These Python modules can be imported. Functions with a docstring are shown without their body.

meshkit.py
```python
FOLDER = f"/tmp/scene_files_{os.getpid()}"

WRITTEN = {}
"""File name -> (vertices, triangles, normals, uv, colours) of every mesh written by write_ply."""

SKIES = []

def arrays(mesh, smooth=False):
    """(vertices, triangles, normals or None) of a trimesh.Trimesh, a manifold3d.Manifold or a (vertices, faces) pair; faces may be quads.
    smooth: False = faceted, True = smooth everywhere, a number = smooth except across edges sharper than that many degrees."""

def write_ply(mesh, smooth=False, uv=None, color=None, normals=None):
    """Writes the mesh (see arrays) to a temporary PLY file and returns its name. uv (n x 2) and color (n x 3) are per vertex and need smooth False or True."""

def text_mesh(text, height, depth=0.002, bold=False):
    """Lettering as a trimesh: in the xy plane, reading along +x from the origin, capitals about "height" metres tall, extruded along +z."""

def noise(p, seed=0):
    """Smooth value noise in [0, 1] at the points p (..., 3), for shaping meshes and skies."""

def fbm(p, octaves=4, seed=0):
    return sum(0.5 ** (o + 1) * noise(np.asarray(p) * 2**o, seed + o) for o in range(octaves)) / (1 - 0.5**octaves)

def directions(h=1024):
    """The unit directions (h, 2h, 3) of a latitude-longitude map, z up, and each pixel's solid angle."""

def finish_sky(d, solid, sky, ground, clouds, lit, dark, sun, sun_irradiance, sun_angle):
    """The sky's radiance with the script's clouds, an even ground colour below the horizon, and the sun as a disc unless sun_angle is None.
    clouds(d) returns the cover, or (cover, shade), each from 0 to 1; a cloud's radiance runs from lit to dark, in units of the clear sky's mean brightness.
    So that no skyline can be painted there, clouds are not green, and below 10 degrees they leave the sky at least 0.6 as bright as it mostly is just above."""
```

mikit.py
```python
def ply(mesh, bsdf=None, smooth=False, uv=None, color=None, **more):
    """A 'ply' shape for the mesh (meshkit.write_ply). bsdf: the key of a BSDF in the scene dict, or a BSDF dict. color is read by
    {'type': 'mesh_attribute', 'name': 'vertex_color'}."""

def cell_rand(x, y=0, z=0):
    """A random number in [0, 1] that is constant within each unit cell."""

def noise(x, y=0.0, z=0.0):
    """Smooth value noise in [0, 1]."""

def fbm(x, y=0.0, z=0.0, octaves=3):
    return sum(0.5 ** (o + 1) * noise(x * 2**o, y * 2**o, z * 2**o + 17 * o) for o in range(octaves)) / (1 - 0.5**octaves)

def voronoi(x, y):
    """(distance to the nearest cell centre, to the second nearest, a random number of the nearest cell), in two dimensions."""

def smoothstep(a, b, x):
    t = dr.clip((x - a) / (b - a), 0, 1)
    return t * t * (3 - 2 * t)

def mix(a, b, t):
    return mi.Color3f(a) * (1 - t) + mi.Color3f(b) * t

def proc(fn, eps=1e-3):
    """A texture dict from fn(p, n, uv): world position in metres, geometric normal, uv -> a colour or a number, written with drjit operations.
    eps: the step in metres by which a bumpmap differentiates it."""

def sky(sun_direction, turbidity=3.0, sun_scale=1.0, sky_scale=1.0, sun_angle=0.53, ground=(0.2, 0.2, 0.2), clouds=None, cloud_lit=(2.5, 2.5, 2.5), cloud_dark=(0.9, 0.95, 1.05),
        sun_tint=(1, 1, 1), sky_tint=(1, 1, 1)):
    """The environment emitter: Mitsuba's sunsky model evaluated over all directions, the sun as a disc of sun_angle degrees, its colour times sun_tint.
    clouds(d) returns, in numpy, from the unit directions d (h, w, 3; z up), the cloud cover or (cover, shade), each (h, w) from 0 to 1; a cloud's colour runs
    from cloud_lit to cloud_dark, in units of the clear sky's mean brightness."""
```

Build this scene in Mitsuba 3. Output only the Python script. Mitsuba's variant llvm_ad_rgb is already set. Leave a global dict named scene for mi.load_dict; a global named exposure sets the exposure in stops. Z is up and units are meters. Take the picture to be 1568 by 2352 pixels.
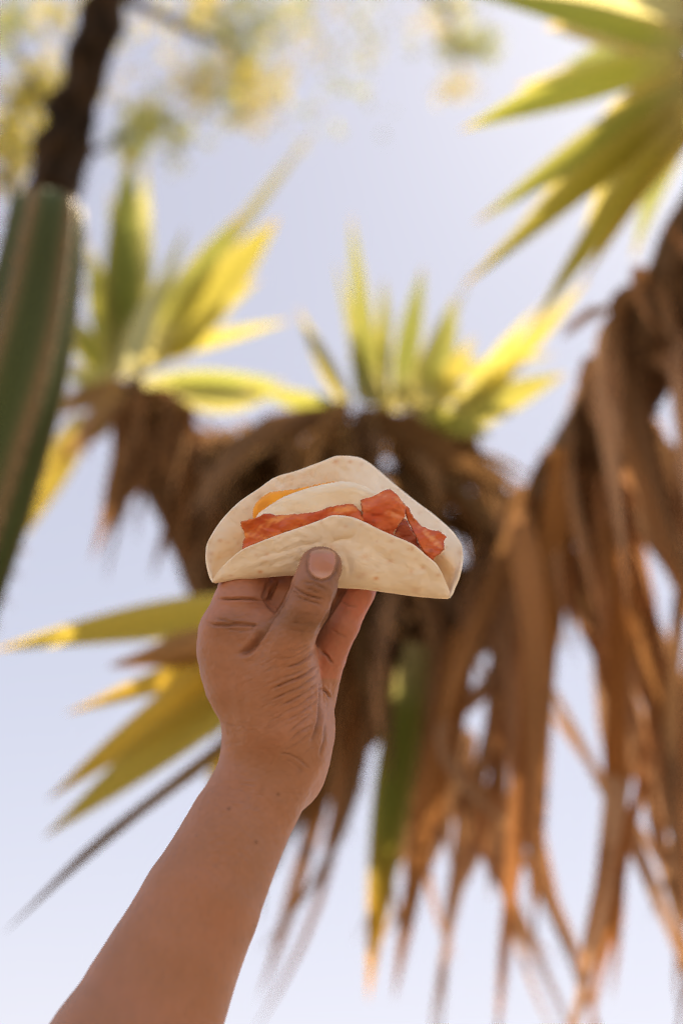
import math, random
import numpy as np, trimesh, drjit as dr, mitsuba as mi, mikit, meshkit
from scipy.ndimage import distance_transform_edt, gaussian_filter
from scipy.interpolate import PchipInterpolator
from shapely.geometry import Polygon, Point, LineString
import shapely

# ------------------------------------------------------------------ camera, sky, exposure
T4 = mi.ScalarTransform4f
EYE = np.array([0.0, 0.0, 1.55])
PITCH = math.radians(40)
FWD = np.array([0, math.cos(PITCH), math.sin(PITCH)])
UPV = np.array([0, -math.sin(PITCH), math.cos(PITCH)])
RGT = np.array([1.0, 0, 0])
TANX = 12.0 / 35.0                     # a 35 mm lens on an upright 24 x 36 mm frame
FOCUS = 0.55
scene, labels = {}, {}
scene['camera'] = {
    'type': 'thinlens', 'fov': 2 * math.degrees(math.atan(TANX)), 'fov_axis': 'x',
    'aperture_radius': 0.0074, 'focus_distance': FOCUS, 'near_clip': 0.01, 'far_clip': 2000.0,
    'to_world': T4().look_at(origin=EYE.tolist(), target=(EYE + FWD).tolist(), up=[0, 0, 1])}
SUN = np.array([0.42, 0.34, 1.15])


def veil(d):
    """a thin even veil of high cloud over the whole sky"""
    n = np.sin(3.1 * d[..., 0] + 1.3) * np.sin(2.7 * d[..., 1] + 0.4) * 0.5 + 0.5
    return 0.30 + 0.08 * n + 0.60 * np.exp(-np.maximum(d[..., 2], 0) / 0.42)


scene['sky_light'] = mikit.sky(SUN.tolist(), turbidity=3.5, sun_scale=1.35, clouds=veil, cloud_lit=(1.68, 1.56, 1.53),
                               cloud_dark=(0.9, 0.95, 1.05), sky_tint=(1.1, 1.0, 0.96), sun_tint=(1.0, 0.93, 0.80), ground=(0.2, 0.17, 0.13))
exposure = 2.5

MM = .001
rng = np.random.default_rng(7)
rnd = rng.uniform


def at(u, v, depth):
    """the point of the place that the photograph shows at (u, v) of 1568 x 2352, depth metres in front of the camera"""
    k = 2 * TANX * depth / 1568
    return EYE + depth * FWD + (u - 784) * k * RGT + (1176 - v) * k * UPV


def pix(p):
    q = np.asarray(p) - EYE
    d = q @ FWD
    k = 2 * TANX * d / 1568
    return 784 + q @ RGT / k, 1176 - q @ UPV / k, d


def nrm(a):
    a = np.asarray(a, float)
    return a / np.maximum(np.linalg.norm(a, axis=-1, keepdims=True), 1e-12)


_count = {}


def key(name):
    n = _count.get(name, 0)
    _count[name] = n + 1
    return name if n == 0 else f'{name}_{n:03d}'


def add(name, mesh, bsdf, smooth=True, color=None, label=None, **kw):
    k = key(name)
    scene[k] = mikit.ply(mesh, bsdf, smooth=smooth, color=color)
    d = {**({'label': label} if label else {}), **kw}
    if d:
        labels[k] = d
    return k


def thing(name, label, category, **kw):
    k = key(name)
    labels[k] = {'label': label, 'category': category, **kw}
    return k


def noise3(p, s, seed=0.0):
    """smooth 3-D noise, about -1 to 1, from sums of sines (numpy)"""
    p = np.asarray(p) * s + seed
    x, y, z = p[..., 0], p[..., 1], p[..., 2]
    return (np.sin(x + 1.7 * np.sin(.8 * y + .3)) * np.cos(y * 1.1 + 1.3 * np.sin(.9 * z)) + np.sin(z * 1.2 + 1.1 * np.sin(x * .7 + 2)) * np.cos(.6 * x + y + .5)) * .5


def rgb(c):
    return {'type': 'rgb', 'value': list(map(float, c))}


VC = {'type': 'mesh_attribute', 'name': 'vertex_color'}

# ------------------------------------------------------------------ materials
F = mikit


def sand_color(p, n, uv):
    a = F.fbm(p.x * 0.7, p.y * 0.7, 0, 3)
    b = F.fbm(p.x * 9, p.y * 9, 2, 2)
    return F.mix(F.mix((0.15, 0.12, 0.09), (0.20, 0.165, 0.125), a), (0.09, 0.07, 0.05), F.smoothstep(.5, .8, b) * .7)


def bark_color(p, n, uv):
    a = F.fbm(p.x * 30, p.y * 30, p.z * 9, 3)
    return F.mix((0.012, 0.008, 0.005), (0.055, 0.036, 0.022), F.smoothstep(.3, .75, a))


def bark_bump(p, n, uv):
    return F.fbm(p.x * 40, p.y * 40, p.z * 12, 3)


def trunk_color(p, n, uv):
    a = F.fbm(p.x * 26, p.y * 26, p.z * 60, 3)
    return F.mix((0.07, 0.04, 0.022), (0.22, 0.14, 0.08), a)


def rough(base, roughness=.8, spec=.3, **kw):
    return {'type': 'twosided', 'b': {'type': 'principled', 'base_color': base, 'roughness': roughness, 'specular': spec, **kw}}


def bumped(inner, fn, scale, eps=1e-3):
    return {'type': 'twosided', 'b': {'type': 'bumpmap', 'arbitrary': F.proc(fn, eps), 'scale': scale, 'bsdf': inner}}


scene['sand'] = rough(F.proc(sand_color), .95, .2)
scene['bark'] = bumped({'type': 'principled', 'base_color': F.proc(bark_color), 'roughness': .9, 'specular': .2}, bark_bump, .015, 2e-3)
scene['trunk_fibre'] = rough(F.proc(trunk_color), .9, .2)
scene['green_leaf'] = {'type': 'principledthin', 'base_color': VC, 'roughness': .38, 'diff_trans': 1.25, 'eta': 1.45, 'spec_trans': 0.0}
scene['dry_leaf'] = {'type': 'principledthin', 'base_color': VC, 'roughness': .6, 'diff_trans': .75, 'eta': 1.35, 'spec_trans': 0.0}
scene['tree_leaf'] = {'type': 'principledthin', 'base_color': VC, 'roughness': .5, 'diff_trans': 1.1, 'eta': 1.4, 'spec_trans': 0.0}
scene['cactus_skin'] = rough(VC, .6, .25)
scene['spine_matt'] = rough(rgb((.42, .30, .18)), .7)


def skin_bump(p, n, uv):
    s = 1 / 0.0016
    q = F.fbm(p.x * s, p.y * s, p.z * s, 3)
    return q


def tort_bump(p, n, uv):
    return F.fbm(p.x * 420, p.y * 420, p.z * 420, 3)


def meat_bump(p, n, uv):
    return F.fbm(p.x * 500, p.y * 700, p.z * 500, 3)


scene['skin'] = bumped({'type': 'principled', 'base_color': VC, 'roughness': .42, 'specular': .5, 'sheen': .3}, skin_bump, .0005, 1.5e-4)
scene['nail_gloss'] = {'type': 'twosided', 'b': {'type': 'principled', 'base_color': VC, 'roughness': .25, 'specular': .5, 'clearcoat': .3}}
scene['tortilla_flour'] = bumped({'type': 'principled', 'base_color': VC, 'roughness': .75, 'specular': .3}, tort_bump, .0011, 3e-4)
scene['egg_white'] = bumped({'type': 'principled', 'base_color': VC, 'roughness': .25, 'specular': .5}, tort_bump, .0010, 3e-4)
scene['melted_cheese'] = rough(VC, .3, .5)
scene['bacon_meat'] = bumped({'type': 'principled', 'base_color': VC, 'roughness': .33, 'specular': .5, 'clearcoat': .15, 'clearcoat_gloss': .8}, meat_bump, .0012, 3e-4)

# ------------------------------------------------------------------ ground
gx = np.concatenate([-np.geomspace(400, 12, 12), np.linspace(-10, 10, 41), np.geomspace(12, 400, 12)])
X, Y = np.meshgrid(gx, gx)
Z = 0.05 * np.sin(X * .31 + 1) * np.cos(Y * .27) + 0.02 * np.sin(X * 1.3) * np.sin(Y * 1.1 + .5)
n = len(gx)
I = np.arange(n * n).reshape(n, n)
gf = np.stack([I[:-1, :-1], I[:-1, 1:], I[1:, 1:], I[1:, :-1]], -1).reshape(-1, 4)
add('ground', (np.stack([X, Y, Z], -1).reshape(-1, 3), gf), 'sand', kind='structure', label='dry brown earth reaching to the horizon')


# ------------------------------------------------------------------ plants: leaves, trunks
def bez(p0, p1, p2, t):
    t = np.asarray(t)[:, None]
    return (1 - t) ** 2 * p0 + 2 * t * (1 - t) * p1 + t * t * p2


def strip(c, hint, w, fold, twist, cols=5):
    """a leaf blade along the points c: half widths w, folded by fold, twisted by twist radians over its length"""
    t = np.linspace(0, 1, len(c))
    T = nrm(np.gradient(c, axis=0))
    S = nrm(np.cross(T, hint))
    N = np.cross(S, T)
    a = (twist * t)[:, None]
    S, N = S * np.cos(a) + N * np.sin(a), N * np.cos(a) - S * np.sin(a)
    x = np.linspace(-1, 1, cols)
    v = c[:, None] + S[:, None] * (w[:, None] * x)[..., None] + N[:, None] * (np.asarray(fold)[..., None] * w[:, None] * np.abs(x) ** 1.5)[..., None]
    I = np.arange(len(c) * cols).reshape(len(c), cols)
    f = np.stack([I[:-1, :-1], I[:-1, 1:], I[1:, 1:], I[1:, :-1]], -1).reshape(-1, 4)
    return v.reshape(-1, 3), f, np.repeat(t, cols), np.tile(x, len(c))


GREENS = [(0.32, 0.34, 0.07), (0.44, 0.43, 0.09), (0.26, 0.30, 0.07), (0.54, 0.49, 0.12)]


def green_leaf(plant, base, tip, width, bend=0.12, tone=None, fold=None, twist=None, tip_color=(.55, .36, .08), tip_from=.9, label=None, face=0.0):
    base, tip = np.asarray(base), np.asarray(tip)
    L = np.linalg.norm(tip - base)
    mid = (base + tip) / 2 + np.array([0, 0, 1]) * L * bend + rng.normal(0, .02, 3) * L
    c = bez(base, mid, tip, np.linspace(0, 1, 15))
    t = np.linspace(0, 1, 15)
    width = width * .92
    prof = np.where(t < .38, .66 + .34 * np.sin(t / .38 * math.pi / 2), np.maximum(1 - ((t - .38) / .62) ** 1.6, 0.0)) + .012
    hint = nrm(np.cross(np.cross(tip - base, [0, 0, 1.0]), tip - base)) + rng.normal(0, .35, 3)
    hint = hint * (1 - face) + nrm(mid - EYE) * face
    v, f, tt, x = strip(c, hint, width / 2 * prof, (.35 if fold is None else fold) * (1 - .6 * t), rng.normal(0, .35) if twist is None else twist)
    g = np.array(GREENS[rng.integers(len(GREENS))] if tone is None else tone) * rnd(.85, 1.15) + np.array([.0, .01, .035])
    edge = np.array([.60, .53, .18])
    col = g + (edge - g) * (np.abs(x) ** 5 * .6)[:, None]
    col = col + (np.array([.62, .57, .32]) - col) * (np.clip(1 - tt / .22, 0, 1) * .6)[:, None]
    col = col + (np.array(tip_color) - col) * (np.clip((tt - tip_from) / max(1 - tip_from, .01), 0, 1) * .8)[:, None]
    col = col * (1 + .10 * np.sin(x * 9 + rnd(0, 6)) * np.sin(tt * 4 + rnd(0, 6)))[:, None]
    add(plant + '__leaf', (v, f), 'green_leaf', True, np.clip(col, 0, 1), label=label)


BROWNS = [(.34, .18, .075), (.27, .135, .05), (.40, .24, .12), (.22, .11, .045), (.36, .165, .05)]


def dry_leaf(plant, base, mid, tip, width, tone=None, twist=None, label=None, gaps=True, face=0.0, path=None):
    t = np.linspace(0, 1, 13)
    if path is not None:
        a = np.concatenate([[0], np.cumsum(np.linalg.norm(np.diff(path, axis=0), axis=1))])
        c = PchipInterpolator(a / a[-1], np.array(path))(t)
        base, mid, tip = c[0], c[6], c[-1]
    else:
        base, mid, tip = map(np.asarray, (base, mid, tip))
        c = bez(base, mid, tip, t)
    L = np.linalg.norm(tip - base)
    c = c + (np.sin(t * rnd(4, 8) + rnd(0, 6)) * t)[:, None] * rng.normal(0, .018, 3) * L
    if gaps and blocks(c):
        return False
    prof = np.where(t < .35, .75 + .25 * np.sin(t / .35 * math.pi / 2), np.maximum(1 - ((t - .35) / .65) ** 1.9, 0.0)) + .015
    hint = nrm(nrm(rng.normal(0, 1, 3)) + np.array([0, .6, .2])) * (1 - face) + nrm(mid - EYE) * face
    v, f, tt, x = strip(c, hint, width / 2 * prof * (1 + .10 * np.sin(t * 17 + rnd(0, 6))), rnd(-.9, .9) * np.ones(13), rng.normal(0, .9) if twist is None else twist)
    g = np.array(BROWNS[rng.integers(len(BROWNS))] if tone is None else tone) * rnd(.75, 1.2)
    col = g * (1 + .18 * np.sin(x * 7 + rnd(0, 6)))[:, None] * (1 + .15 * np.sin(tt * 9 + rnd(0, 6)))[:, None]
    add(plant + '__dead_leaf', (v, f), 'dry_leaf', True, np.clip(col, 0, 1), label=label)


def tube(points, radii, sides=20, wobble=0.0, seed=0.0, ring=None):
    p = np.asarray(points, float)
    s = np.concatenate([[0], np.cumsum(np.linalg.norm(np.diff(p, axis=0), axis=1))])
    m = max(int(s[-1] / .02), 8)
    u = np.linspace(0, s[-1], m)
    from scipy.interpolate import PchipInterpolator as PC
    c = np.stack([PC(s, p[:, k])(u) for k in range(3)], 1)
    r = PC(s, np.asarray(radii, float))(u)
    T = nrm(np.gradient(c, axis=0))
    A = nrm(np.cross(T, [0.31, 1, .12]))
    B = np.cross(T, A)
    th = np.linspace(0, 2 * math.pi, sides, endpoint=False)
    R = r[:, None] * np.ones(sides)
    if ring is not None:
        R = R * ring(th, u[:, None])
    v = c[:, None] + R[..., None] * (np.cos(th)[:, None] * A[:, None] + np.sin(th)[:, None] * B[:, None])
    if wobble:
        v = v + wobble * noise3(v, 30, seed)[..., None] * (v - c[:, None]) / np.maximum(R[..., None], 1e-6)
    I = np.arange(m * sides).reshape(m, sides)
    J = np.roll(I, -1, 1)
    f = np.stack([I[:-1], J[:-1], J[1:], I[1:]], -1).reshape(-1, 4)
    v = np.vstack([v.reshape(-1, 3), c[:1], c[-1:]])
    q = np.vstack([f[:, [0, 1, 2]], f[:, [0, 2, 3]],
                   np.stack([J[0], I[0], np.full(sides, m * sides)], 1), np.stack([I[-1], J[-1], np.full(sides, m * sides + 1)], 1)])
    return v, q, c, T


def skirt(plant, path, count, length=(.35, .6), width=(.028, .05), spread=(.10, .30), s_range=(0, 1), tones=None, away=None, clear=None):
    """dead leaves that hang along a trunk: each starts at the trunk, leans out and falls"""
    p = np.asarray(path)
    s = np.concatenate([[0], np.cumsum(np.linalg.norm(np.diff(p, axis=0), axis=1))])
    for i in range(count):
        q = rnd(*s_range) * s[-1]
        c = np.array([np.interp(q, s, p[:, k]) for k in range(3)])
        a = rnd(0, 2 * math.pi)
        out = np.array([math.cos(a), math.sin(a), 0])
        if away is not None and out @ away < 0 and rnd() < .55:
            out = -out
        L, o = rnd(*length), rnd(*spread)
        o *= 1 - .5 * max(-out[1], 0)
        b = c + out * .045 + np.array([0, 0, rnd(-.02, .03)])
        m = b + out * o * 1.0 + np.array([0, 0, rnd(-.10, .05)])
        t = b + out * o * rnd(.9, 1.5) - np.array([0, 0, L]) + rng.normal(0, .04, 3)
        if clear is not None and any(p_.contains(LineString([pix(x)[:2] for x in bez(b, m, t, np.linspace(.3, 1, 6))]).centroid) or p_.contains(Point(*pix(t)[:2])) for p_ in clear):
            continue
        dry_leaf(plant, b, m, t, rnd(*width), tone=None if tones is None else tones[rng.integers(len(tones))])


def crown(plant, c, axis, count, length=(.38, .6), width=(.035, .06), tilt=(.2, 1.9), keep=None, tones=None):
    """green leaves that radiate from a crown's centre"""
    axis = nrm(axis)
    A = nrm(np.cross(axis, [.3, .9, .1]))
    B = np.cross(axis, A)
    k = 0
    while k < count:
        th, ph = rnd(*tilt), rnd(0, 2 * math.pi)
        d = axis * math.cos(th) + (A * math.cos(ph) + B * math.sin(ph)) * math.sin(th)
        if keep is not None and not keep(d):
            continue
        k += 1
        L = rnd(*length)
        green_leaf(plant, c + d * .03 + rng.normal(0, .012, 3), c + d * L - np.array([0, 0, .10 * L * max(th - .6, 0)]), rnd(*width), bend=rnd(.03, .14),
                   tone=None if tones is None else tones[rng.integers(len(tones))])


LOW = at(330, 2330, 2.1)
ROOT = np.array([LOW[0] - .12, LOW[1] + .1, 0.0])

# open places between the plants, where the sky shows
OPEN_LEFT = Polygon([(-200, 1330), (215, 1330), (330, 1360), (470, 1420), (480, 2400), (-200, 2400)])
OPEN_GAP = Polygon([(-200, 900), (190, 900), (190, 1340), (-200, 1340)])

GAPS = [Polygon(g) for g in (
    [(1500, 815), (1540, 830), (1562, 990), (1520, 1000), (1490, 900)], [(1405, 1010), (1440, 1040), (1525, 1180), (1490, 1215), (1430, 1130)], [(1335, 1105), (1388, 1130), (1370, 1190), (1335, 1150)],
    [(1268, 1478), (1380, 1530), (1392, 1620), (1412, 1800), (1330, 1700), (1275, 1590)], [(1030, 1500), (1100, 1540), (1140, 1690), (1095, 1660)], [(1030, 1640), (1112, 1700), (1095, 1795), (1058, 1770)],
    [(833, 1670), (892, 1700), (872, 1835), (838, 1790)], [(983, 1850), (1037, 1900), (1032, 2060), (998, 2030)], [(1080, 1870), (1132, 1930), (1112, 2000)], [(1270, 1620), (1330, 1750), (1392, 1965), (1350, 1945), (1288, 1780)],
    [(1255, 1950), (1312, 1960), (1367, 2085), (1330, 2175), (1268, 2060)], [(1440, 1780), (1482, 1830), (1568, 2220), (1500, 2100)], [(1420, 1990), (1480, 2150), (1540, 2400), (1400, 2400)],
    [(1035, 2080), (1090, 2000), (1122, 2120), (1085, 2310), (1035, 2250)], [(1135, 2110), (1180, 2120), (1270, 2400), (1140, 2400)], [(855, 2060), (935, 2000), (905, 2230), (860, 2200)],
    [(640, 2000), (720, 1820), (745, 1900), (690, 2020), (620, 2260)], [(760, 1950), (850, 1900), (825, 2300), (640, 2380), (700, 2150)], [(1140, 1840), (1178, 1850), (1175, 1960), (1145, 1950)], [(1195, 2020), (1240, 2040), (1330, 2280), (1290, 2300)],
    [(930, 2050), (990, 2010), (1010, 2150), (950, 2400), (900, 2400)], [(1140, 2180), (1165, 2130), (1110, 2400), (1030, 2400)])]
GAPS += [Point(*c).buffer(r) for c, r in (((300, 1285), 36), ((345, 1335), 40), ((425, 1385), 34), ((610, 935), 34), ((735, 915), 36), ((1190, 1000), 50), ((250, 1060), 34), ((230, 1180), 36), ((1165, 1470), 30), ((1185, 1535), 26), ((1290, 1240), 26))]


def blocks(c, limit=38):
    line = LineString([pix(x)[:2] for x in c])
    return any(line.intersection(g).length > limit for g in GAPS)


# yucca whose crown stands in the middle, behind the taco
YB = thing('yucca', 'yucca in the middle behind the taco, green crown over a dark skirt of dead leaves', 'yucca')
cB = at(860, 940, 1.95)
pathB = [ROOT + [.05, 0, -.05], at(345, 2310, 2.1), at(560, 1900, 2.05), at(690, 1500, 2.0), at(790, 1180, 1.97), cB]
v, q, cc, TT = tube(pathB, [.10, .085, .07, .06, .055, .03], wobble=.008)
add(YB + '__trunk', (v, q), 'trunk_fibre')
pb = [at(690, 1500, 2.0), at(790, 1180, 1.97), at(850, 985, 1.95)]
skirt(YB, pb, 150, (.22, .5), (.03, .055), (.06, .34), tones=[(.22, .14, .07), (.17, .105, .05), (.32, .19, .09), (.27, .17, .10)], clear=[OPEN_LEFT])
skirt(YB, [at(690, 1500, 2.0), at(740, 1330, 1.97)], 14, (.3, .6), (.035, .06), (.05, .25), clear=[OPEN_LEFT])
for (b, m, t, w, tn) in [   # single dead leaves one can follow in the photograph
        ((850, 960, 1.90), (1000, 1000, 1.82), (1180, 1130, 1.8), .05, (.25, .14, .06)),
        ((860, 950, 1.90), (990, 1060, 1.82), (1150, 1260, 1.8), .055, (.30, .17, .075)),
        ((800, 950, 1.92), (600, 960, 1.85), (470, 1100, 1.85), .05, (.22, .13, .06)),
        ((790, 1500, 1.9), (760, 1850, 1.85), (600, 2270, 1.85), .042, (.26, .13, .05)),
        ((840, 1350, 1.9), (860, 1600, 1.85), (740, 1960, 1.82), .045, (.33, .17, .07)),
        ((880, 1400, 1.9), (960, 1650, 1.85), (930, 2200, 1.82), .045, (.36, .19, .075))]:
    dry_leaf(YB, at(*b), at(*m), at(*t), w, tone=tn, twist=.5, gaps=False, face=.7)
rb = np.random.default_rng(31)
DK = [(.26, .165, .08), (.20, .125, .06), (.36, .22, .11), (.30, .19, .11)]
for i in range(70):     # the skirt spreads sideways in a band to its neighbours' skirts
    side = i % 5 < 3
    if side:
        u1, v1 = rb.uniform(330, 720), rb.uniform(1080, 1360)
        b0 = at(rb.uniform(540, 850), rb.uniform(985, 1060), 2.0)
    else:
        u1, v1 = rb.uniform(950, 1240), rb.uniform(1080, 1480)
        b0 = at(rb.uniform(880, 1050), rb.uniform(950, 1060), 1.93)
    t0 = at(u1, v1, rb.uniform(1.8, 2.2))
    q0 = pix(b0)
    dry_leaf(YB, b0, at((q0[0] + u1 * 2) / 3, q0[1] + rb.uniform(0, 70), 1.97), t0, rb.uniform(.03, .052), tone=DK[rb.integers(4)])
for (b, t, w, bd, tn) in [
        ((862, 925, 1.95), (806, 490, 2.05), .046, .02, (.30, .32, .04)),
        ((915, 915, 1.95), (972, 610, 2.1), .055, .02, (.30, .34, .05)),
        ((980, 920, 1.95), (1046, 680, 2.1), .075, .03, (.48, .50, .10)),
        ((1045, 950, 1.95), (1352, 635, 1.9), .046, -.10, (.50, .44, .05)),
        ((1010, 985, 1.92), (1300, 858, 1.85), .075, .03, (.44, .42, .05)),
        ((800, 935, 1.95), (683, 705, 1.95), .036, -.06, (.42, .37, .05)),
        ((890, 930, 1.98), (900, 700, 2.25), .07, .02, (.36, .42, .08)),
        ((840, 925, 1.97), (770, 600, 2.2), .03, .02, (.44, .44, .12)),
        ((960, 930, 1.97), (1090, 600, 2.3), .035, .02, (.46, .46, .14)),
        ((1040, 960, 1.92), (1240, 700, 1.8), .03, .02, (.56, .52, .10)),
        ((1000, 990, 1.9), (1180, 930, 1.75), .045, .02, (.50, .48, .08)),
        ((940, 930, 1.98), (1010, 760, 2.2), .08, .02, (.46, .48, .10)),
        ((800, 950, 1.93), (560, 880, 1.9), .05, -.05, (.32, .33, .04)),
        ((870, 920, 1.97), (880, 640, 2.2), .04, .02, (.48, .48, .08)),
        ((1000, 940, 1.95), (1090, 770, 2.0), .045, .02, (.52, .46, .07)),
        ((1030, 970, 1.94), (1210, 820, 1.9), .045, .02, (.54, .48, .07)),
        ((960, 960, 1.92), (1130, 1000, 1.7), .07, .08, (.44, .45, .06))]:
    green_leaf(YB, at(*b), at(*t), w, bend=bd, tone=tn, fold=.25, twist=.15, face=.5)
crown(YB, cB, (0.1, .5, 1), 9, (.3, .5), (.04, .06), (.1, 1.3), keep=lambda d: d[1] > -.15)
green_leaf(YB, at(960, 1480, 1.68), at(845, 2300, 1.52), .072, bend=.03, tone=(.16, .19, .0), twist=.1, face=.8, tip_color=(.80, .38, .02), tip_from=.55, label='long green leaf hanging down with an orange dried tip')

# yucca whose crown stands on the left
YA = thing('yucca', 'yucca on the left beside the cactus, pale sunlit leaves radiating from its crown', 'yucca')
cA = at(305, 880, 2.15)
pathA = [ROOT + [-.06, .03, -.05], at(310, 2330, 2.2), at(470, 2000, 2.2), at(590, 1650, 2.14), at(450, 1250, 2.12), at(340, 1000, 2.14), cA]
v, q, cc, TT = tube(pathA, [.09, .08, .07, .06, .055, .05, .03], wobble=.008, seed=3)
add(YA + '__trunk', (v, q), 'trunk_fibre')
skirt(YA, [at(470, 1290, 2.12), at(400, 1120, 2.13), at(325, 930, 2.15)], 120, (.22, .42), (.026, .045), (.05, .22), tones=[(.30, .16, .07), (.24, .13, .06), (.36, .22, .12)], clear=[OPEN_LEFT, OPEN_GAP])
for (b, m, t, w, tn) in [((300, 890, 2.12), (230, 960, 2.05), (130, 1080, 2.05), .06, (.44, .30, .14)),
                         ((300, 900, 2.12), (300, 1020, 2.05), (215, 1290, 2.05), .055, (.40, .22, .10)),
                         ((330, 900, 2.12), (420, 960, 2.05), (500, 1080, 2.05), .05, (.34, .21, .11)),
                         ((290, 890, 2.12), (200, 900, 2.05), (100, 960, 2.1), .05, (.38, .25, .12))]:
    dry_leaf(YA, at(*b), at(*m), at(*t), w, tone=tn, twist=.4, gaps=False, face=.7)
for (b, t, w, bd, tn) in [
        ((285, 850, 2.15), (296, 340, 2.3), .10, .02, (.22, .25, .03)),
        ((300, 850, 2.18), (335, 360, 2.4), .07, .02, (.55, .55, .20)),
        ((360, 810, 2.15), (552, 490, 2.2), .105, .02, (.26, .28, .03)),
        ((385, 810, 2.12), (640, 500, 2.2), .11, .0, (.40, .36, .04)),
        ((262, 850, 2.15), (205, 560, 2.25), .08, .03, (.44, .44, .06)),
        ((250, 870, 2.12), (120, 700, 2.15), .08, .03, (.40, .42, .05)),
        ((330, 830, 2.15), (668, 735, 2.05), .045, .05, (.46, .42, .05)),
        ((330, 885, 2.12), (660, 880, 2.0), .05, .10, (.30, .33, .04)),
        ((400, 905, 2.1), (640, 900, 1.95), .07, -.08, (.46, .44, .10)),
        ((290, 860, 2.12), (365, 640, 1.95), .06, .02, (.56, .56, .26)),
        ((310, 850, 2.2), (720, 300, 2.6), .05, .01, (.5, .5, .25)),
        ((280, 850, 2.15), (250, 430, 2.3), .04, .02, (.34, .36, .06)),
        ((330, 840, 2.15), (430, 520, 2.4), .04, .02, (.55, .55, .2)),
        ((360, 840, 2.12), (600, 640, 2.1), .045, .02, (.48, .44, .08)),
        ((250, 880, 2.12), (140, 860, 2.0), .05, .02, (.46, .44, .1)),
        ((200, 960, 2.1), (30, 1265, 2.0), .075, .02, (.60, .46, .04))]:
    green_leaf(YA, at(*b), at(*t), w, bend=bd, tone=tn, fold=.3, twist=.15, face=.5)
crown(YA, cA, (-.05, .6, 1), 7, (.3, .5), (.045, .065), (.1, 1.2), keep=lambda d: d[1] > -.1)

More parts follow.
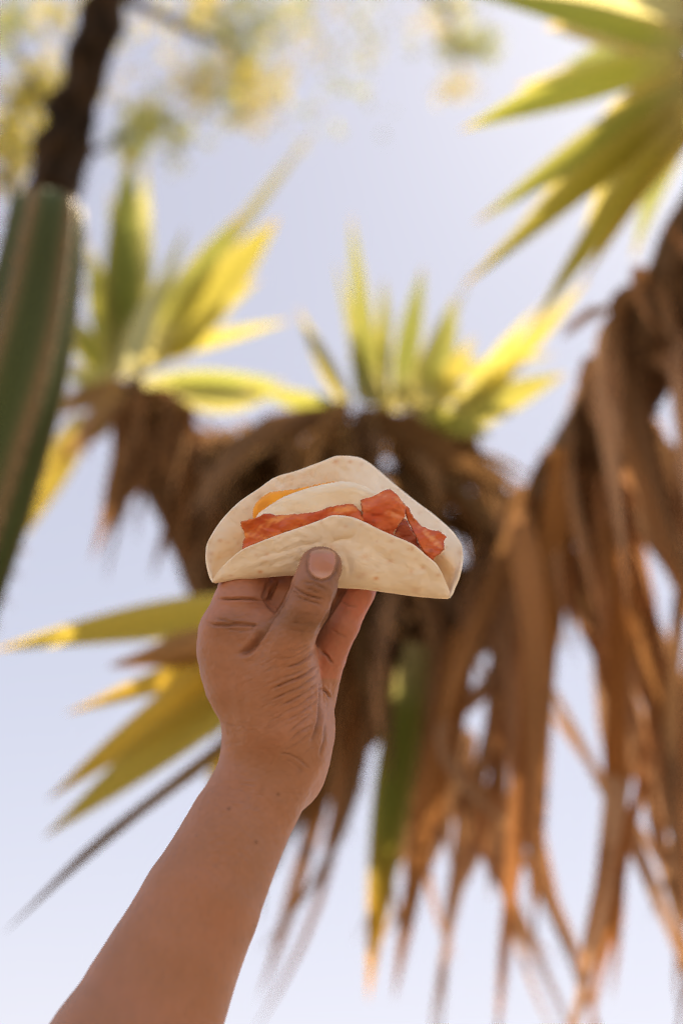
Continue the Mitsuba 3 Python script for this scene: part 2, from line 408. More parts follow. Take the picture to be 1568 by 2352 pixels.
# small yucca low on the left, behind the wrist
YD = thing('yucca', 'small low yucca behind the wrist, yellow leaves toned for a sunlit glow, spread to the left', 'yucca')
cD = at(690, 1460, 1.45)
add(YD + '__trunk', tube([ROOT + [.08, -.25, -.05], at(330, 2300, 1.85), at(560, 1860, 1.6), at(640, 1650, 1.46), cD], [.06, .055, .05, .045, .03], wobble=.006, seed=5)[:2], 'trunk_fibre')
for (b, t, w, bd, tn) in [  # yellow tones raised to stand in for sun glow
        ((690, 1395, 1.45), (-20, 1495, 1.32), .065, .04, (.62, .50, .05)),
        ((690, 1470, 1.45), (150, 1640, 1.32), .05, .05, (.78, .54, .04)),
        ((690, 1455, 1.42), (108, 1838, 1.28), .07, .04, (.80, .56, .04)),
        ((700, 1475, 1.42), (100, 1925, 1.28), .075, .03, (.62, .50, .05)),
        ((680, 1560, 1.45), (470, 1800, 1.42), .07, .02, (.78, .54, .04)),
        ((700, 1400, 1.46), (560, 1180, 1.9), .06, .02, (.25, .25, .03)),
        ((700, 1400, 1.46), (800, 1150, 1.9), .06, .02, (.22, .22, .03))]:
    green_leaf(YD, at(*b), at(*t), w, bend=bd, tone=tn, fold=.3, twist=.2, face=.8)
for (b, m, t, w, tn) in [((690, 1560, 1.4), (380, 1830, 1.2), (-10, 2140, 1.05), .017, (.17, .11, .045)),
                         ((690, 1440, 1.42), (480, 1480, 1.38), (250, 1530, 1.34), .055, (.42, .24, .10)),
                         ((700, 1480, 1.42), (560, 1540, 1.38), (320, 1700, 1.38), .04, (.33, .19, .08))]:
    dry_leaf(YD, at(*b), at(*m), at(*t), w, tone=tn, twist=.3, gaps=False, face=.7)

# tall leaning yucca on the right
YC = thing('yucca', 'tall leaning yucca on the right, curtain of hanging orange brown dead leaves', 'yucca')
cC = at(1640, 110, 1.66)
pathC = [ROOT + [.2, .0, -.05], at(390, 2300, 2.05), at(620, 1850, 1.98), at(820, 1640, 1.93), at(1120, 1380, 1.85), at(1350, 1040, 1.72), at(1490, 790, 1.66), at(1600, 560, 1.64), at(1670, 350, 1.64), cC]
v, q, cc, TT = tube(pathC, [.10, .085, .075, .07, .068, .066, .062, .055, .05, .03], wobble=.01, seed=9)
add(YC + '__trunk', (v, q), 'trunk_fibre')
pc = [at(1120, 1380, 1.85), at(1350, 1040, 1.72), at(1490, 790, 1.66), at(1600, 560, 1.64)]
OR = [(.40, .235, .125), (.34, .20, .105), (.47, .30, .18), (.30, .18, .095), (.39, .21, .10)]
skirt(YC, pc, 70, (.3, .6), (.03, .046), (.03, .15), s_range=(0, .9), tones=OR)
skirt(YC, pc, 90, (.10, .32), (.03, .05), (.02, .09), s_range=(.1, 1), tones=OR)
skirt(YC, [at(1580, 800, 1.6), at(1740, 760, 1.58)], 16, (.3, .7), (.03, .05), (.03, .14), tones=OR)
rb = np.random.default_rng(21)


def lower(x, y):
    """points read off the close-up of the hanging strands"""
    return 574.1 + .6338 * x, 1492.7 + .6338 * y


# long strands that cross one another and reach far down: three places on each, and its width in mm
for p in [(330, 150, 300, 560, 90, 1180, 24), (390, 250, 345, 620, 170, 960, 26), (470, 380, 395, 720, 375, 1150, 20), (630, 330, 590, 650, 480, 1370, 30), (690, 150, 620, 560, 640, 990, 28),
          (745, 450, 755, 700, 640, 1300, 30), (835, 300, 790, 620, 690, 1150, 28), (1030, 60, 1005, 520, 860, 1180, 42), (1060, 100, 1000, 640, 905, 1380, 34), (900, 520, 885, 720, 1010, 1060, 24),
          (770, 880, 860, 1150, 930, 1420, 26), (1095, 400, 1010, 820, 905, 1250, 28), (1345, 230, 1300, 640, 1225, 1120, 34), (1050, 780, 1180, 1080, 1240, 1360, 24), (1335, 60, 1310, 700, 1380, 1400, 34),
          (1345, 560, 1440, 880, 1600, 1290, 28), (1420, 400, 1500, 650, 1640, 980, 40), (1500, 250, 1570, 600, 1700, 1100, 50), (1170, 190, 1255, 480, 1330, 800, 20), (735, 470, 850, 840, 880, 1060, 24),
          (870, 310, 840, 430, 790, 720, 26), (940, 200, 880, 560, 905, 960, 30), (1090, 250, 1140, 640, 1120, 900, 26), (1300, 560, 1290, 900, 1180, 1380, 28), (1480, 560, 1400, 950, 1330, 1380, 24),
          (560, 300, 560, 760, 610, 1200, 26), (700, 330, 720, 700, 700, 1100, 24), (1150, 480, 1200, 700, 1290, 1100, 22), (1560, 500, 1500, 900, 1480, 1390, 26), (610, 100, 540, 500, 470, 900, 30),
          (980, 500, 960, 800, 1040, 1300, 22), (1240, 300, 1180, 700, 1060, 1000, 24), (480, 100, 460, 400, 520, 700, 30), (800, 100, 820, 330, 930, 620, 30), (920, 560, 920, 800, 830, 1380, 22)]:
    q0, q1, q2 = lower(p[0], p[1]), lower(p[2], p[3]), lower(p[4], p[5])
    ub = q0[0] * .8 + 240
    vb = float(np.interp(ub, [850, 1120, 1350, 1490, 1600], [1180, 1380, 1040, 790, 560])) if ub > 1120 else 1200 + rb.uniform(-60, 120)
    for k in range(12):
        if not any(LineString([(ub, vb), q0, q1]).intersection(g).length > 30 for g in GAPS[:3]):
            break
        ub += (30, -50)[k % 2] * (k + 1)
        vb = float(np.interp(ub, [850, 1120, 1350, 1490, 1600], [1180, 1380, 1040, 790, 560]))
    q2 = (q2[0] + (q2[0] - q1[0]) * .35, q2[1] + (q2[1] - q1[1]) * .35)
    d0 = float(np.interp(ub, [850, 1120, 1350, 1600], [1.9, 1.83, 1.7, 1.62]))
    for k in range(14):
        j = rb.normal(0, 1, 5) * (18, 18, 26, 45, 30) * min(k, 1) * (1 + k / 8)
        way = [at(ub + j[4], vb, d0), at(q0[0] + j[0], q0[1], d0 - rb.uniform(.12, .2)), at(q1[0] + j[2], q1[1], d0 - rb.uniform(.18, .3)), at(q2[0] + j[3], q2[1], d0 - rb.uniform(.15, .4))]
        fine = PchipInterpolator([0, .33, .66, 1], np.array(way))(np.linspace(0, 1, 24))
        if not blocks(fine, 62):
            dry_leaf(YC if ub > 1080 else YB, way[0], None, None, p[6] * MM, tone=np.array(OR[rb.integers(5)]) * 1.1, twist=.3, gaps=False, face=.8, path=way)
            break
done = 0
while done < 34:     # thin stray strands at other angles
    u0 = rb.uniform(820, 1640)
    v0 = rb.uniform(1380, 1800) - max(u0 - 1100, 0) * .5
    d0 = 1.82 - (u0 - 840) * .0003
    lean = rb.normal(.08, .26)
    v1 = rb.uniform(1950, 2480)
    u1 = u0 + lean * (v1 - v0)
    um, vm = (u0 + u1) / 2 + rb.normal(0, 40), (v0 + v1) / 2
    if u1 < 640 or blocks(bez(at(u0, v0, 1), at(um, vm, 1), at(u1, v1, 1), np.linspace(0, 1, 16)), 110):
        continue
    dry_leaf(YC if u0 > 1050 else YB, at(u0, v0, d0), at(um, vm, d0 - .1), at(u1, v1, d0 - rb.uniform(.1, .35)), rb.uniform(.012, .026), tone=OR[rb.integers(5)], twist=.4, gaps=False, face=.7)
    done += 1
for (b, m, t, w, tn) in [
        ((1290, 1030, 1.6), (1275, 1300, 1.55), (1200, 1900, 1.5), .045, (.34, .17, .06)),
        ((1290, 1040, 1.6), (1245, 1400, 1.55), (1225, 2250, 1.5), .036, (.28, .14, .06)),
        ((1215, 1130, 1.62), (1160, 1300, 1.58), (1000, 1700, 1.5), .045, (.36, .20, .09)),
        ((1190, 1180, 1.5), (1250, 1500, 1.45), (1230, 2100, 1.45), .05, (.38, .21, .10)),
        ((1390, 1200, 1.55), (1430, 1450, 1.5), (1560, 1750, 1.5), .036, (.42, .22, .09)),
        ((1430, 930, 1.55), (1530, 1200, 1.5), (1640, 1500, 1.5), .052, (.44, .26, .13)),
        ((1440, 1250, 1.5), (1420, 1700, 1.45), (1400, 2300, 1.45), .036, (.40, .18, .06)),
        ((1060, 1450, 1.6), (1010, 1800, 1.55), (900, 2300, 1.55), .05, (.36, .18, .07)),
        ((1215, 1500, 1.5), (1215, 1900, 1.45), (1130, 2420, 1.45), .034, (.35, .17, .07)),
        ((1430, 1560, 1.5), (1420, 1850, 1.45), (1390, 2420, 1.45), .032, (.42, .19, .06))]:
    dry_leaf(YC, at(*b), at(*m), at(*t), w, tone=tn, twist=.4, gaps=False, face=.7)
for (b, t, w, bd, tn) in [
        ((1575, 118, 1.62), (1050, -25, 1.5), .055, .02, (.33, .36, .035)),
        ((1575, 60, 1.66), (1130, -70, 1.7), .12, .02, (.62, .60, .26)),
        ((1560, 100, 1.64), (1250, 60, 1.8), .075, .02, (.60, .50, .20)),
        ((1545, 140, 1.60), (1055, 300, 1.45), .062, .06, (.38, .40, .04)),
        ((1575, 200, 1.60), (1085, 515, 1.45), .07, .05, (.30, .31, .03)),
        ((1560, 250, 1.60), (1055, 665, 1.40), .062, .08, (.38, .35, .035)),
        ((1575, 280, 1.60), (1215, 760, 1.42), .055, .06, (.36, .33, .035)),
        ((1580, 300, 1.64), (1330, 660, 1.5), .06, .06, (.44, .36, .04)),
        ((1560, 190, 1.66), (1290, 420, 1.8), .11, .02, (.52, .45, .06)),
        ((1580, 200, 1.68), (1330, 560, 1.85), .09, .02, (.56, .50, .12)),
        ((1570, 140, 1.66), (1400, 190, 1.8), .09, .02, (.62, .48, .10)),
        ((1590, 20, 1.66), (1480, -120, 1.8), .07, .02, (.36, .38, .04)),
        ((1570, 230, 1.62), (1150, 470, 1.55), .06, .04, (.58, .52, .07)),
        ((1580, 260, 1.62), (1120, 590, 1.5), .055, .05, (.60, .50, .06)),
        ((1590, 300, 1.62), (1270, 690, 1.5), .05, .05, (.60, .52, .08)),
        ((1570, 150, 1.64), (1180, 200, 1.7), .06, .03, (.62, .56, .16))]:
    green_leaf(YC, at(*b), at(*t), w, bend=bd, tone=np.array(tn) * 1.25, fold=.3, twist=.15, face=.4)
crown(YC, cC, (.05, -.05, 1), 34, (.4, .68), (.055, .08), (.0, 1.75), keep=lambda d: not (d[0] < -.1 and d[2] < .72 and d[1] < .75))

# ------------------------------------------------------------------ cactus on the left
CA = thing('columnar_cactus', 'dark green ribbed columnar cactus standing at the left edge', 'cactus')
cac = [at(-330, 1900, 1.48) * [1, 1, 0] + [-.02, 0, -.05], at(-330, 1900, 1.48), at(-108, 1310, 1.49), at(-32, 1100, 1.5), at(44, 850, 1.51), at(88, 640, 1.53), at(106, 520, 1.54), at(112, 452, 1.55), at(113, 440, 1.55)]
NR = 6


def ribs(th, u):
    return .80 + .26 * np.abs(np.cos(th * NR / 2 + .9)) ** 1.3


v, q, cc, TT = tube(cac, [.082, .080, .078, .074, .069, .062, .056, .049, .015], sides=72, ring=ribs)
rr = np.tile(np.linspace(0, 2 * math.pi, 72, endpoint=False), len(cc))
crest = np.abs(np.cos(rr * NR / 2 + .9)) ** 8
col = np.array([.062, .094, .034]) + (np.array([.24, .17, .10]) - np.array([.062, .094, .034])) * (crest * np.clip(.8 + .3 * noise3(v[:-2], 22), 0, 1))[:, None]
col = np.vstack([col, col[:2]]) * (1 + .2 * noise3(v, 14, 2))[:, None]
add(CA + '__stem', (v, q), 'cactus_skin', True, np.clip(col, 0, 1))
parts = []
for k in range(NR):
    a0 = (2 * math.pi * k - 1.8) / NR
    for j in range(10, len(cc) - 3, 2):
        Ax = nrm(np.cross(TT[j], [0.31, 1, .12]))
        Bx = np.cross(TT[j], Ax)
        o = Ax * math.cos(a0) + Bx * math.sin(a0)
        r0 = np.linalg.norm(v[j * 72] - cc[j])
        p0 = cc[j] + o * np.max(np.linalg.norm(v[j * 72:(j + 1) * 72] - cc[j], axis=1)) * .985
        for s in range(5):
            d = nrm(o + rng.normal(0, .55, 3))
            e = np.cross(d, nrm(rng.normal(0, 1, 3))) * .0011
            g = np.cross(d, nrm(e)) * .0011
            parts.append((np.array([p0 + e, p0 - e * .5 + g, p0 - e * .5 - g, p0 + d * rnd(.010, .026)]), np.array([[0, 1, 3], [1, 2, 3], [2, 0, 3]])))
off = np.cumsum([0] + [len(p[0]) for p in parts])
add(CA + '__spine', (np.vstack([p[0] for p in parts]), np.vstack([p[1] + o for p, o in zip(parts, off)])), 'spine_matt', False, kind='stuff')

# ------------------------------------------------------------------ tree behind the cactus, its foliage overhead
TR = thing('tree', 'tree with a dark brown trunk at top left and sparse yellow green foliage overhead', 'tree')
tp = [at(-260, 2300, 3.0) * [1, 1, 0] + [0, 0, -.05], at(-120, 1200, 3.0), at(25, 700, 3.0), at(122, 420, 3.0), at(185, 200, 3.0), at(250, -10, 3.0), at(330, -300, 3.05), at(420, -700, 3.2)]
v, q, cc, TT = tube(tp, [.12, .10, .085, .076, .070, .066, .055, .03], sides=28, wobble=.02, seed=4)
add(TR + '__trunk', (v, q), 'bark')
for pts, r in [([(165, 300, 2.98), (215, 345, 2.9), (262, 325, 2.85), (290, 295, 2.85)], .012),
               ([(245, -20, 3.0), (420, 60, 3.6), (560, 150, 4.2), (600, 260, 4.6)], .02),
               ([(320, -260, 3.0), (700, -120, 4.2), (1040, 60, 5.0), (1060, 190, 5.2)], .022),
               ([(60, 560, 3.0), (20, 330, 3.4), (60, 250, 3.8)], .018),
               ([(150, 320, 3.0), (60, 160, 3.5), (10, 60, 3.8)], .02)]:
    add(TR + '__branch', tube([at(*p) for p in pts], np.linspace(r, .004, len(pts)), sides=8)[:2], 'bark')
lv, lf, lc = [], [], []
CL = [(540, 60, 4.2, 70, 90), (555, 170, 4.3, 60, 70), (600, 215, 4.5, 55, 60), (440, 200, 4.0, 70, 60), (500, 215, 4.2, 60, 50), (585, 260, 4.6, 40, 35), (700, 90, 4.8, 110, 40), (780, 220, 5.0, 90, 22),
      (60, 250, 3.6, 70, 110), (30, 330, 3.5, 55, 110), (95, 200, 3.6, 50, 90), (20, 400, 3.5, 50, 60), (10, 60, 3.8, 60, 60), (130, 20, 3.8, 90, 50), (345, 280, 3.9, 50, 70), (300, 330, 3.9, 40, 40), (390, 310, 3.9, 50, 35),
      (330, 60, 4.4, 120, 30), (1040, 100, 5.1, 40, 60), (1110, 105, 5.1, 35, 50), (1050, 190, 5.2, 35, 40), (1000, 40, 5.1, 50, 40), (1060, 20, 5.1, 60, 30), (640, -60, 4.4, 250, 200), (200, 200, 4.2, 120, 30), (650, 40, 4.7, 60, 40), (480, 20, 4.3, 60, 50), (860, 60, 5.0, 80, 24)]
for u0, v0, d0, r0, cnt in CL:
    tone = np.array([(.55, .50, .14), (.42, .44, .14), (.34, .38, .15), (.60, .53, .20)][rng.integers(4)])
    for i in range(int(cnt * 1.5)):
        p = at(u0 + rng.normal(0, r0 * .6), v0 + rng.normal(0, r0 * .6), d0 + rng.normal(0, .18))
        a, b = nrm(rng.normal(0, 1, 3)), nrm(rng.normal(0, 1, 3))
        b = nrm(np.cross(a, b))
        s = rnd(.02, .038)
        k = len(lv) * 6
        lv.append(np.array([p - a * s, p - a * s * .3 + b * s * .4, p + a * s * .4 + b * s * .35, p + a * s, p + a * s * .4 - b * s * .35, p - a * s * .3 - b * s * .4]))
        lf.append(np.array([[0, 1, 5], [1, 2, 4], [1, 4, 5], [2, 3, 4]]) + k)
        lc.append(np.tile(tone * rnd(.7, 1.25), (6, 1)))
add(TR + '__crown', (np.vstack(lv), np.vstack(lf)), 'tree_leaf', False, np.clip(np.vstack(lc), 0, 1), kind='stuff')

# ------------------------------------------------------------------ the hand, in a frame of its own: x right, y up, z towards the viewer, metres; origin at the taco
H0 = EYE + FOCUS * FWD


def loc(u, v, z=0.0):
    u, v, z = np.broadcast_arrays(*(np.asarray(a, float) for a in (u, v, z)))
    k = 2 * TANX * (FOCUS - z) / 1568
    return np.stack([(u - 784) * k, (1176 - v) * k, z], -1)


def world(p):
    return H0 + p[..., :1] * RGT + p[..., 1:2] * UPV - p[..., 2:3] * FWD


def px(p):
    k = 2 * TANX * (FOCUS - p[..., 2]) / 1568
    return 784 + p[..., 0] / k, 1176 - p[..., 1] / k


PXM = 2 * TANX * FOCUS / 1568
LIMBS = []          # ([(a, b, radius a, radius b, flattening in z)], blend)


def chain(pts, q, k):
    """pts: (u, v, z in mm, radius in px)"""
    P = [(loc(u, v, z * MM), r * PXM * (FOCUS - z * MM) / FOCUS) for u, v, z, r in pts]
    LIMBS.append(([(a, b, ra, rb, q) for (a, ra), (b, rb) in zip(P, P[1:])], k))


# forearm and back of the hand
chain([(-420, 3560, 168, 250), (-60, 3060, 112, 262), (150, 2690, 82, 235), (290, 2440, 62, 196), (350, 2312, 50, 169), (460, 2078, 30, 138), (551, 1892, 12, 112), (584, 1835, 6, 110), (609, 1785, 2, 110), (633, 1716, -2, 119)], .80, .02)
chain([(624, 1730, 1, 108), (622, 1655, 2, 109), (614, 1588, 2, 119), (601, 1525, 0, 130)], .62, .007)
chain([(640, 1760, -10, 112), (652, 1665, -14, 116), (664, 1590, -16, 103), (690, 1530, -18, 72)], .62, .008)
chain([(572, 1545, 0, 98), (536, 1475, 0, 76), (531, 1450, 0, 72)], .85, .014)
# thumb: ball and first joint, then the two free joints
chain([(640, 1640, 8, 88), (650, 1550, 13, 72), (663, 1467, 17, 57.5)], .95, .012)
chain([(663, 1467, 17, 57.5), (702, 1398, 22, 51.5), (722, 1345, 22.5, 49.5), (735, 1302, 20, 45.5), (740, 1300, 19, 43)], .95, .003)
# index finger: fold, then up behind the tortilla
chain([(531, 1450, 0, 71), (551, 1395, -3, 65), (561, 1345, -11, 57), (580, 1290, -24, 48), (625, 1235, -30, 42), (665, 1205, -32, 37)], .9, .0025)
# middle finger
chain([(640, 1520, -12, 70), (635, 1440, -14, 58), (655, 1372, -17, 47), (672, 1310, -25, 45), (705, 1235, -33, 42), (725, 1185, -34, 36)], 1, .0025)
# ring finger
chain([(690, 1530, -22, 62), (728, 1440, -21, 40), (757, 1376, -21, 34), (785, 1310, -28, 38), (800, 1240, -34, 40), (800, 1190, -35, 35)], 1, .0025)
# little finger, the one seen on the right
chain([(715, 1590, -16, 60), (750, 1512, -12, 42), (788, 1435, -9, 38), (824, 1362, -12, 36.5), (848, 1310, -25, 37), (858, 1262, -31, 34)], 1, .003)


def bone_d(x, y, z, B):
    a, b, ra, rb, q = B
    ax, ay, az = a[0], a[1], a[2] / q
    dx, dy, dz = b[0] - ax, b[1] - ay, b[2] / q - az
    px_, py_, pz_ = x - ax, y - ay, z / q - az
    t = np.clip((px_ * dx + py_ * dy + pz_ * dz) / (dx * dx + dy * dy + dz * dz), 0, 1)
    return np.sqrt((px_ - t * dx) ** 2 + (py_ - t * dy) ** 2 + (pz_ - t * dz) ** 2) - (ra + t * (rb - ra))


def smin(a, b, k):
    h = np.maximum(k - np.abs(a - b), 0) / k
    return np.minimum(a, b) - h * h * k * .25


def sdf(p):
    d = np.full(len(p), .05)
    for bones, k in LIMBS:
        c = bone_d(p[:, 0], p[:, 1], p[:, 2], bones[0])
        for B in bones[1:]:
            c = smin(c, bone_d(p[:, 0], p[:, 1], p[:, 2], B), .002)
        d = smin(d, c, k)
    return d


def graded(lo, hi, f0, f1, fine, coarse):
    out = [f0]
    while out[-1] < f1:
        out.append(out[-1] + fine)
    s = fine
    while out[-1] < hi:
        s = min(s * 1.12, coarse)
        out.append(out[-1] + s)
    s, low = fine, [f0]
    while low[-1] > lo:
        s = min(s * 1.12, coarse)
        low.append(low[-1] - s)
    return np.array(low[:0:-1] + out)


def surface_nets(gx, gy, gz, D):
    """naive surface nets on a graded grid"""
    S = D < 0
    nx, ny, nz = D.shape
    c = np.zeros((nx - 1, ny - 1, nz - 1), np.int8)
    for i in (0, 1):
        for j in (0, 1):
            for k in (0, 1):
                c += S[i:nx - 1 + i, j:ny - 1 + j, k:nz - 1 + k]
    cell = (c > 0) & (c < 8)
    idx = np.full(cell.shape, -1, np.int64)
    C = np.argwhere(cell)
    idx[cell] = np.arange(len(C))
    acc, num = np.zeros((len(C), 3)), np.zeros(len(C))
    G = (gx, gy, gz)
    corners = [(i, j, k) for i in (0, 1) for j in (0, 1) for k in (0, 1)]
    for a in corners:
        for ax in range(3):
            if a[ax]:
                continue
            b = list(a)
            b[ax] = 1
            da = D[C[:, 0] + a[0], C[:, 1] + a[1], C[:, 2] + a[2]]
            db = D[C[:, 0] + b[0], C[:, 1] + b[1], C[:, 2] + b[2]]
            m = (da < 0) != (db < 0)
            t = da[m] / (da[m] - db[m])
            P = np.stack([G[e][C[m, e] + a[e]] for e in range(3)], 1)
            P[:, ax] += t * (G[ax][C[m, ax] + 1] - G[ax][C[m, ax]])
            acc[m] += P
            num[m] += 1
    V = acc / np.maximum(num, 1)[:, None]
    Fs = []
    for ax in range(3):
        u, w = (ax + 1) % 3, (ax + 2) % 3
        A = np.moveaxis(S, ax, 0)
        flip = np.moveaxis(S[tuple(slice(0, -1) if e == ax else slice(1, -1) for e in range(3))], 0, 0)
        other = S[tuple(slice(1, None) if e == ax else slice(1, -1) for e in range(3))]
        E = np.argwhere(flip != other)
        if not len(E):
            continue
        inside = flip[tuple(E.T)]
        base = E.copy()
        for e in range(3):
            if e != ax:
                base[:, e] += 1
        quad = []
        for du, dw in ((-1, -1), (0, -1), (0, 0), (-1, 0)):
            q = base.copy()
            q[:, u] += du
            q[:, w] += dw
            quad.append(idx[tuple(q.T)])
        quad = np.stack(quad, 1)
        quad[~inside] = quad[~inside][:, ::-1]
        Fs.append(quad)
    Fs = np.vstack(Fs)
    Fs = Fs[(Fs >= 0).all(1)]
    return V, np.vstack([Fs[:, [0, 1, 2]], Fs[:, [0, 2, 3]]])


gx_ = graded(-.36, .034, -.083, .026, .0008, .005)
gy_ = graded(-.62, .012, -.170, .010, .0008, .005)
gz_ = graded(-.052, .22, -.046, .036, .0008, .005)
D = np.full((len(gx_), len(gy_), len(gz_)), .05, np.float32)
for bones, k in LIMBS:
    pad = max(max(B[2:4]) for B in bones) + k + .005
    lo = np.min([np.minimum(B[0], B[1]) for B in bones], 0) - pad
    hi = np.max([np.maximum(B[0], B[1]) for B in bones], 0) + pad
    s = tuple(slice(*np.searchsorted(g, (l, h))) for g, l, h in zip((gx_, gy_, gz_), lo, hi))
    c = None
    for B in bones:
        d = bone_d(gx_[s[0]][:, None, None], gy_[s[1]][None, :, None], gz_[s[2]][None, None, :], B).astype(np.float32)
        c = d if c is None else smin(c, d, .002)
    D[s] = smin(D[s], c, k)
del c, d
hv, hf = surface_nets(gx_, gy_, gz_, D)
del D
hm = trimesh.Trimesh(hv, hf, process=False)
if hm.volume < 0:
    hf = hf[:, ::-1]
    hm = trimesh.Trimesh(hv, hf, process=False)
trimesh.smoothing.filter_taubin(hm, lamb=.5, nu=.53, iterations=8)
hv = np.array(hm.vertices)
hn = np.array(hm.vertex_normals)


def seg_dist(U, V, line):
    """distance in pixels to a polyline and how far along it (0 to 1)"""
    best, along = np.full(len(U), 1e9), np.zeros(len(U))
    L = np.asarray(line, float)
    cum = np.concatenate([[0], np.cumsum(np.linalg.norm(np.diff(L, axis=0), axis=1))])
    for i in range(len(L) - 1):
        d = L[i + 1] - L[i]
        t = np.clip(((U - L[i, 0]) * d[0] + (V - L[i, 1]) * d[1]) / (d @ d), 0, 1)
        r = np.hypot(U - L[i, 0] - t * d[0], V - L[i, 1] - t * d[1])
        m = r < best
        best[m], along[m] = r[m], ((cum[i] + t * np.linalg.norm(d)) / cum[-1])[m]
    return best, along


def cp(*pts):
    """points read off the close-up of the hand"""
    return [(430.6 + .2929 * x, 1291.7 + .2929 * y) for x, y in pts]


# creases: line, depth in mm, half width in px
CREASE = [
    (cp((830, 190), (880, 225), (940, 260), (1000, 275), (1075, 290)), .75, 3.2),
    (cp((840, 265), (900, 285), (980, 310), (1060, 335)), .5, 2.8),
    (cp((910, 155), (990, 165), (1050, 195), (1085, 215)), .45, 2.6),
    (cp((930, 205), (985, 215), (1030, 240)), .4, 2.4),
    (cp((830, 230), (880, 250)), .35, 2.4),
    (cp((770, 825), (860, 800), (940, 750), (1005, 690)), .75, 3.2),
    (cp((650, 1000), (760, 950), (860, 915), (950, 865), (1010, 800)), .75, 3.2),
    (cp((740, 905), (830, 880), (905, 845)), .35, 2.6),
    (cp((640, 1090), (760, 1035), (880, 985), (990, 900), (1025, 850)), .4, 3),
    (cp((720, 1130), (840, 1075), (950, 1010), (1030, 930)), .4, 3),
    (cp((750, 1180), (870, 1130), (970, 1060), (1030, 990)), .35, 3),
    (cp((760, 1250), (880, 1190), (980, 1120), (1035, 1060)), .35, 3),
    (cp((790, 1330), (900, 1250), (1000, 1170)), .35, 3),
    (cp((780, 1400), (880, 1330), (1000, 1260)), .3, 3),
    (cp((800, 1450), (880, 1400), (950, 1340)), .3, 3),
    (cp((700, 760), (820, 740), (920, 690), (985, 640)), .3, 2.6),
    (cp((760, 690), (860, 680), (960, 640)), .25, 2.4),
    (cp((700, 1480), (800, 1500), (870, 1540), (960, 1620)), .35, 3.2),
    (cp((760, 1540), (830, 1570), (900, 1640)), .2, 3),
    (cp((235, 285), (330, 290), (430, 285), (520, 290), (590, 310)), 1.0, 3.6),
    (cp((150, 470), (220, 495), (330, 495), (400, 485), (500, 490), (590, 495)), .9, 3.8),
    (cp((230, 440), (330, 470), (400, 480)), .4, 3),
    (cp((300, 520), (420, 540), (520, 530)), .3, 3),
    (cp((1040, 690), (1090, 730), (1140, 800)), .9, 3.2),
    (cp((1050, 985), (1090, 1020), (1130, 1070)), 1.0, 3.4),
    (cp((1045, 900), (1042, 1100), (1030, 1230), (1000, 1330), (960, 1420)), 1.1, 5),
    (cp((1060, 1250), (1050, 1400), (1020, 1520)), .4, 4),
    (cp((1200, 300), (1260, 340), (1330, 350)), .35, 3),
    (cp((1120, 520), (1180, 560), (1250, 590)), .3, 3),
    (cp((640, 470), (590, 550), (530, 630), (470, 690), (400, 720)), 1.9, 9),
    (cp((640, 130), (620, 200), (590, 270), (640, 350), (700, 410)), .6, 5),
    (cp((840, 420), (930, 400), (1060, 420)), .2, 2.6),
    ([(707, 1268), (704, 1290), (705, 1312), (716, 1328), (738, 1335), (757, 1329), (770, 1314), (776, 1288), (772, 1268)], .5, 2.8),
    ([(798, 1340), (780, 1372), (762, 1402), (744, 1430), (727, 1454)], 1.3, 5),
    ([(677, 1335), (657, 1376), (634, 1410), (604, 1450)], .8, 4),
    ([(774, 1348), (757, 1400), (731, 1442)], .7, 4),
    ([(636, 1332), (622, 1362), (612, 1384)], 1.1, 5),
    (cp((800, 470), (900, 480), (1020, 480)), .25, 3),
    (cp((780, 520), (880, 540), (990, 545)), .25, 3),
]
r3 = np.random.default_rng(3)
for i in range(70):      # fine lines that run across the web of the thumb and the wrist
    x0, y0 = r3.uniform(600, 1000), r3.uniform(560, 1500)
    L, sl = r3.uniform(60, 190), -.42 + r3.normal(0, .10)
    CREASE.append((cp((x0 - L / 2, y0 - sl * L / 2 + 8), (x0, y0 - 4), (x0 + L / 2, y0 + sl * L / 2)), r3.uniform(.06, .2), r3.uniform(1.6, 2.6)))
for i in range(40):
    x0, y0 = r3.uniform(300, 900), r3.uniform(1250, 1900)
    L, sl = r3.uniform(60, 200), .12 + r3.normal(0, .12)
    CREASE.append((cp((x0 - L / 2, y0 - sl * L / 2), (x0, y0 + 5), (x0 + L / 2, y0 + sl * L / 2)), r3.uniform(.04, .12), r3.uniform(1.8, 3)))
U, V = px(hv)
front = np.clip((hn[:, 2] - .02) / .25, 0, 1)
disp, crease_shade = np.zeros(len(hv)), np.zeros(len(hv))
near = np.where((V < 1950) & (hn[:, 2] > 0))[0]
for line, dep, w in CREASE:
    L = np.asarray(line)
    m = near[(U[near] > L[:, 0].min() - 14) & (U[near] < L[:, 0].max() + 14) & (V[near] > L[:, 1].min() - 14) & (V[near] < L[:, 1].max() + 14)]
    r, al = seg_dist(U[m], V[m], L)
    dep, w = dep * 1.6, w * .72
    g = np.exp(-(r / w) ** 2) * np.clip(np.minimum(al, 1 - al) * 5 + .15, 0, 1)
    lip = np.exp(-((r - 2.2 * w) / w) ** 2) * .25
    disp[m] += -dep * MM * g + dep * MM * lip * np.clip(np.minimum(al, 1 - al) * 5, 0, 1)
    crease_shade[m] = np.maximum(crease_shade[m], g * min(dep, .7))


def folds(slope, period, amp, w):
    """many small parallel folds of skin"""
    s_ = (V - slope * U) / math.hypot(1, slope) + 3.0 * noise3(hv, 160, 3) + 1.2 * noise3(hv, 420, 7)
    return -amp * MM * w * (1 - np.abs(np.sin(math.pi * s_ / period))) ** 1.5


